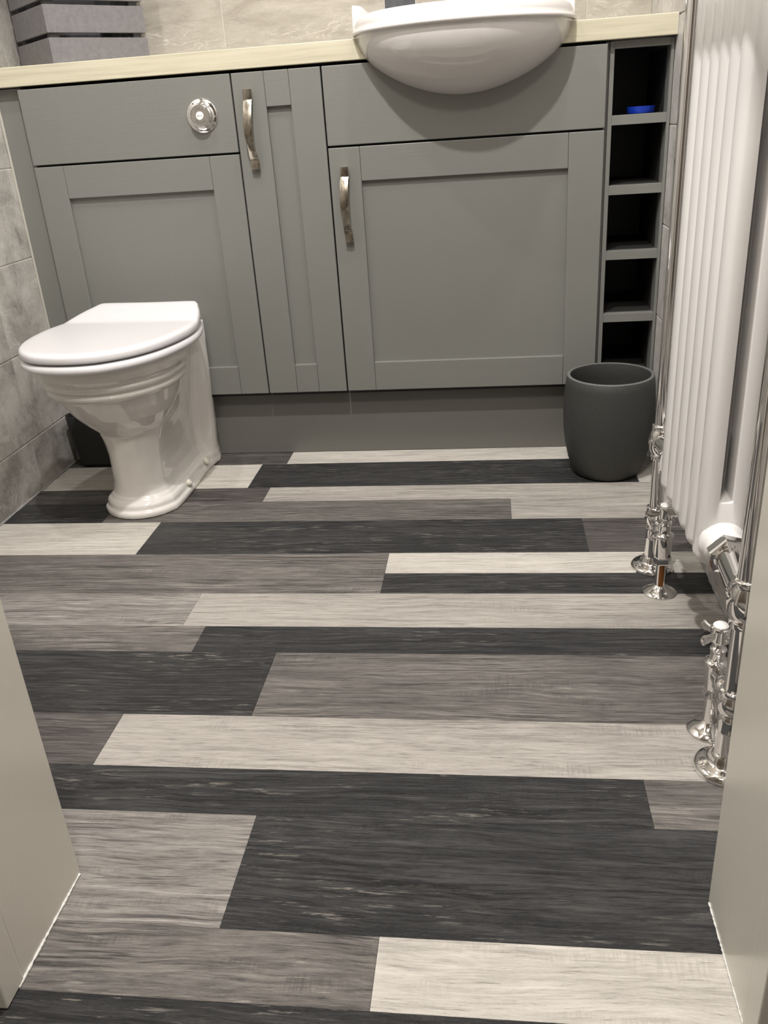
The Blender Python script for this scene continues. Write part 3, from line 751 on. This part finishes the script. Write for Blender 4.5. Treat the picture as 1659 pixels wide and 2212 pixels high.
fr = thing('towel_frame', 'chrome towel rail frame on round floor flanges around the white radiator', 'towel rail')
def upright(y):
    e = bpy.data.objects.new('upright', None); C.objects.link(e); e.parent = fr; e.location = (FX, y, 0); e.empty_display_size = 0.01
    flange = [(0.0005, 0.0005), (0.0385, 0.0005), (0.0390, 0.003), (0.0375, 0.0065), (0.034, 0.0095), (0.029, 0.0115), (0.0245, 0.0125), (0.0215, 0.0145), (0.0195, 0.018), (0.0185, 0.023), (0.0165, 0.0255), (0.0005, 0.0255)]
    ob('flange', lathe(flange, n=56), CHROME, e, True, 40)
    ob('sleeve', lathe([(0.0150, 0.022), (0.0150, 0.060), (0.0155, 0.0615), (0.0155, 0.064), (0.0148, 0.0655), (0.0150, 0.078), (0.0140, 0.084), (0.0110, 0.0875), (0.0005, 0.0875)], n=40), CHROME, e, True, 40)
    ob('ball_joint', lathe([(0.0110, 0.082), (0.0125, 0.0875), (0.0165, 0.0920), (0.0190, 0.0985), (0.0195, 0.104), (0.0190, 0.1095), (0.0165, 0.1145), (0.0155, 0.1165), (0.0165, 0.1180), (0.0170, 0.1210), (0.0165, 0.1235), (0.0130, 0.1245), (0.0125, 0.128)], n=44), CHROME, e, True, 40)
    ob('tube', lathe([(0.0125, 0.124), (0.0125, 0.215), (0.0160, 0.2165), (0.0165, 0.2200), (0.0160, 0.2240), (0.0140, 0.2255)], n=40), CHROME, e, True, 40)
    ob('ball_joint', lathe([(0.0135, 0.2250), (0.0175, 0.2300), (0.0205, 0.2380), (0.0215, 0.2470), (0.0215, 0.2530), (0.0200, 0.2620), (0.0170, 0.2690), (0.0160, 0.2710), (0.0172, 0.2730), (0.0172, 0.2790), (0.0160, 0.2805), (0.0125, 0.2815)], n=44), CHROME, e, True, 40)
    ob('tube', lathe([(0.0130, 0.280), (0.0130, ZTOP)], n=40), CHROME, e, True, 40)
    ob('ball_joint', lathe([(0.0005, ZTOP - 0.02), (0.016, ZTOP - 0.018), (0.0215, ZTOP - 0.004), (0.0215, ZTOP + 0.004), (0.016, ZTOP + 0.018), (0.006, ZTOP + 0.024), (0.008, ZTOP + 0.032), (0.0005, ZTOP + 0.04)], n=40), CHROME, e, True, 40)
    # screws of the flange
    for a in (3.5, 5.6, 1.4):
        s = ob('screw', lathe([(0.0005, 0), (0.0045, 0), (0.0042, 0.0012), (0.0005, 0.0018)], org=(0.0315 * math.cos(a), 0.0315 * math.sin(a), 0.0102), axis=(0.3 * math.cos(a), 0.3 * math.sin(a), 1), n=16), CHROME, e, True, 40)
    return e
upright(YN); upright(YFAR)
ob('crossbar', lathe([(0.0125, YN), (0.0125, YFAR)], org=(FX, 0, ZTOP), axis=(0, 1, 0), n=32), CHROME, fr, True, 40)
BAR_Z = 1.02
tb = tube([(FX, YN, BAR_Z), (FX - 0.075, YN, BAR_Z), (FX - 0.075, YFAR, BAR_Z), (FX, YFAR, BAR_Z)], 0.0125, 20)
ob('shadow_bar', tb, CHROME, fr, True, 40)  # unseen bar added to cast a shadow band on the radiator
# links from the frame to the radiator bosses
for ye, yf_, sg in ((yend - 0.047, YN, -1), (y_first + 0.047, YFAR, 1)):
    for zz_ in (ZJT, zt - 0.050):
        ob('nut', lathe([(0.0200, -0.002), (0.0262, 0.0008), (0.0275, 0.003), (0.0275, 0.016), (0.0262, 0.019), (0.0205, 0.0205)], org=(RCX, ye, zz_), axis=(0, sg, 0), n=6), CHROME, fr)
        L = abs(yf_ - ye)
        d = Vector((FX - RCX, (yf_ - ye), 0)).normalized()
        ob('connector', lathe([(0.0195, 0.014), (0.0195, 0.021), (0.0172, 0.023), (0.0172, L - 0.028), (0.0185, L - 0.024), (0.0175, L - 0.016), (0.013, L - 0.008)], org=(RCX, ye, zz_), axis=d, n=40), CHROME, fr, True, 40)

def valve(y, label, side):
    """angle valve on a pipe sleeve; linked sideways to the lower ball joint of its upright"""
    VX = 1.3455
    v = thing('radiator_valve', label, 'valve', 'radiator valves on the floor', loc=(VX, y, 0))
    del v['group']
    ob('floor_flange', lathe([(0.0005, 0.0005), (0.0290, 0.0005), (0.0295, 0.0020), (0.0285, 0.0035), (0.0210, 0.0075), (0.0135, 0.0125), (0.0105, 0.0160), (0.0005, 0.0160)], n=56), CHROME, v, True, 40)
    p = ob('pipe', lathe([(0.0098, 0.0150), (0.0098, 0.0600)], n=36), CHROME, v, True, 40)
    if side > 0:
        # brown reflection on the chrome pipe, painted as a strip
        b = bmesh.new(); secs = []
        for z in (0.0165, 0.0585):
            secs.append([(0.0101 * math.sin(a), -0.0101 * math.cos(a), z) for a in [(-0.55 + 0.11 * k) for k in range(9)]])
        loft(secs, False, False, b, closed=False)
        q = ob('reflection_strip', b, REFL_BROWN, v, True); q['label'] = 'brown reflection painted on the chrome pipe'
    ob('nut', lathe([(0.0110, 0.0580), (0.0145, 0.0592), (0.0152, 0.0610), (0.0152, 0.0700), (0.0145, 0.0720), (0.0110, 0.0725)], n=6), CHROME, v)
    ob('valve_body', lathe([(0.0128, 0.0720), (0.0138, 0.0735), (0.0138, 0.1080), (0.0158, 0.1095), (0.0162, 0.1120), (0.0150, 0.1145), (0.0110, 0.1165), (0.0098, 0.1175), (0.0098, 0.1300), (0.0108, 0.1312), (0.0108, 0.1335), (0.0085, 0.1350), (0.0070, 0.1365), (0.0070, 0.1440)], n=40), CHROME, v, True, 40)
    # side arm to the frame
    yy = (YN if side < 0 else YFAR) - y
    L = abs(yy)
    ob('side_arm', lathe([(0.0090, 0.008), (0.0115, 0.016), (0.0115, 0.030), (0.0135, 0.033), (0.0135, 0.045), (0.0115, 0.048), (0.0110, L - 0.022), (0.0128, L - 0.018), (0.0110, L - 0.012)], org=(0, 0, 0.0980), axis=(FX - VX, yy, 0.004), n=36), CHROME, v, True, 40)
    hnd = bmesh.new()
    lathe([(0.0070, 0.1400), (0.0120, 0.1450), (0.0125, 0.1480), (0.0125, 0.1620), (0.0130, 0.1635), (0.0128, 0.1665), (0.0100, 0.1680), (0.0005, 0.1680)], n=36, bm=hnd)
    for k in range(4):
        a = k * PI / 2 + (0.55 if side < 0 else 0.2)
        dx, dy = math.cos(a), math.sin(a)
        secs = []
        for s, h in ((0.009, 0.0060), (0.016, 0.0055), (0.022, 0.0065), (0.0265, 0.0080), (0.0295, 0.0070), (0.0310, 0.0030)):
            px, py = dx * s, dy * s
            secs.append([(px - dy * 0.0032 * math.cos(q) , py + dx * 0.0032 * math.cos(q), 0.1545 + h * math.sin(q)) for q in [2 * PI * i / 14 for i in range(14)]])
        loft(secs, bm=hnd)
    ob('cross_handle', hnd, CHROME, v, True, 45)
    ob('handle_cap', lathe([(0.0098, 0.1678), (0.0098, 0.1690), (0.0075, 0.1712), (0.0005, 0.1722)], n=32), CAPW, v, True, 40)
    return v
valve(-0.6915, 'chrome cross-head radiator valve with painted brown reflection, farther one near the bin', 1)
valve(-1.0650, 'chrome cross-head radiator valve beside the right door jamb, nearer the doorway', -1)
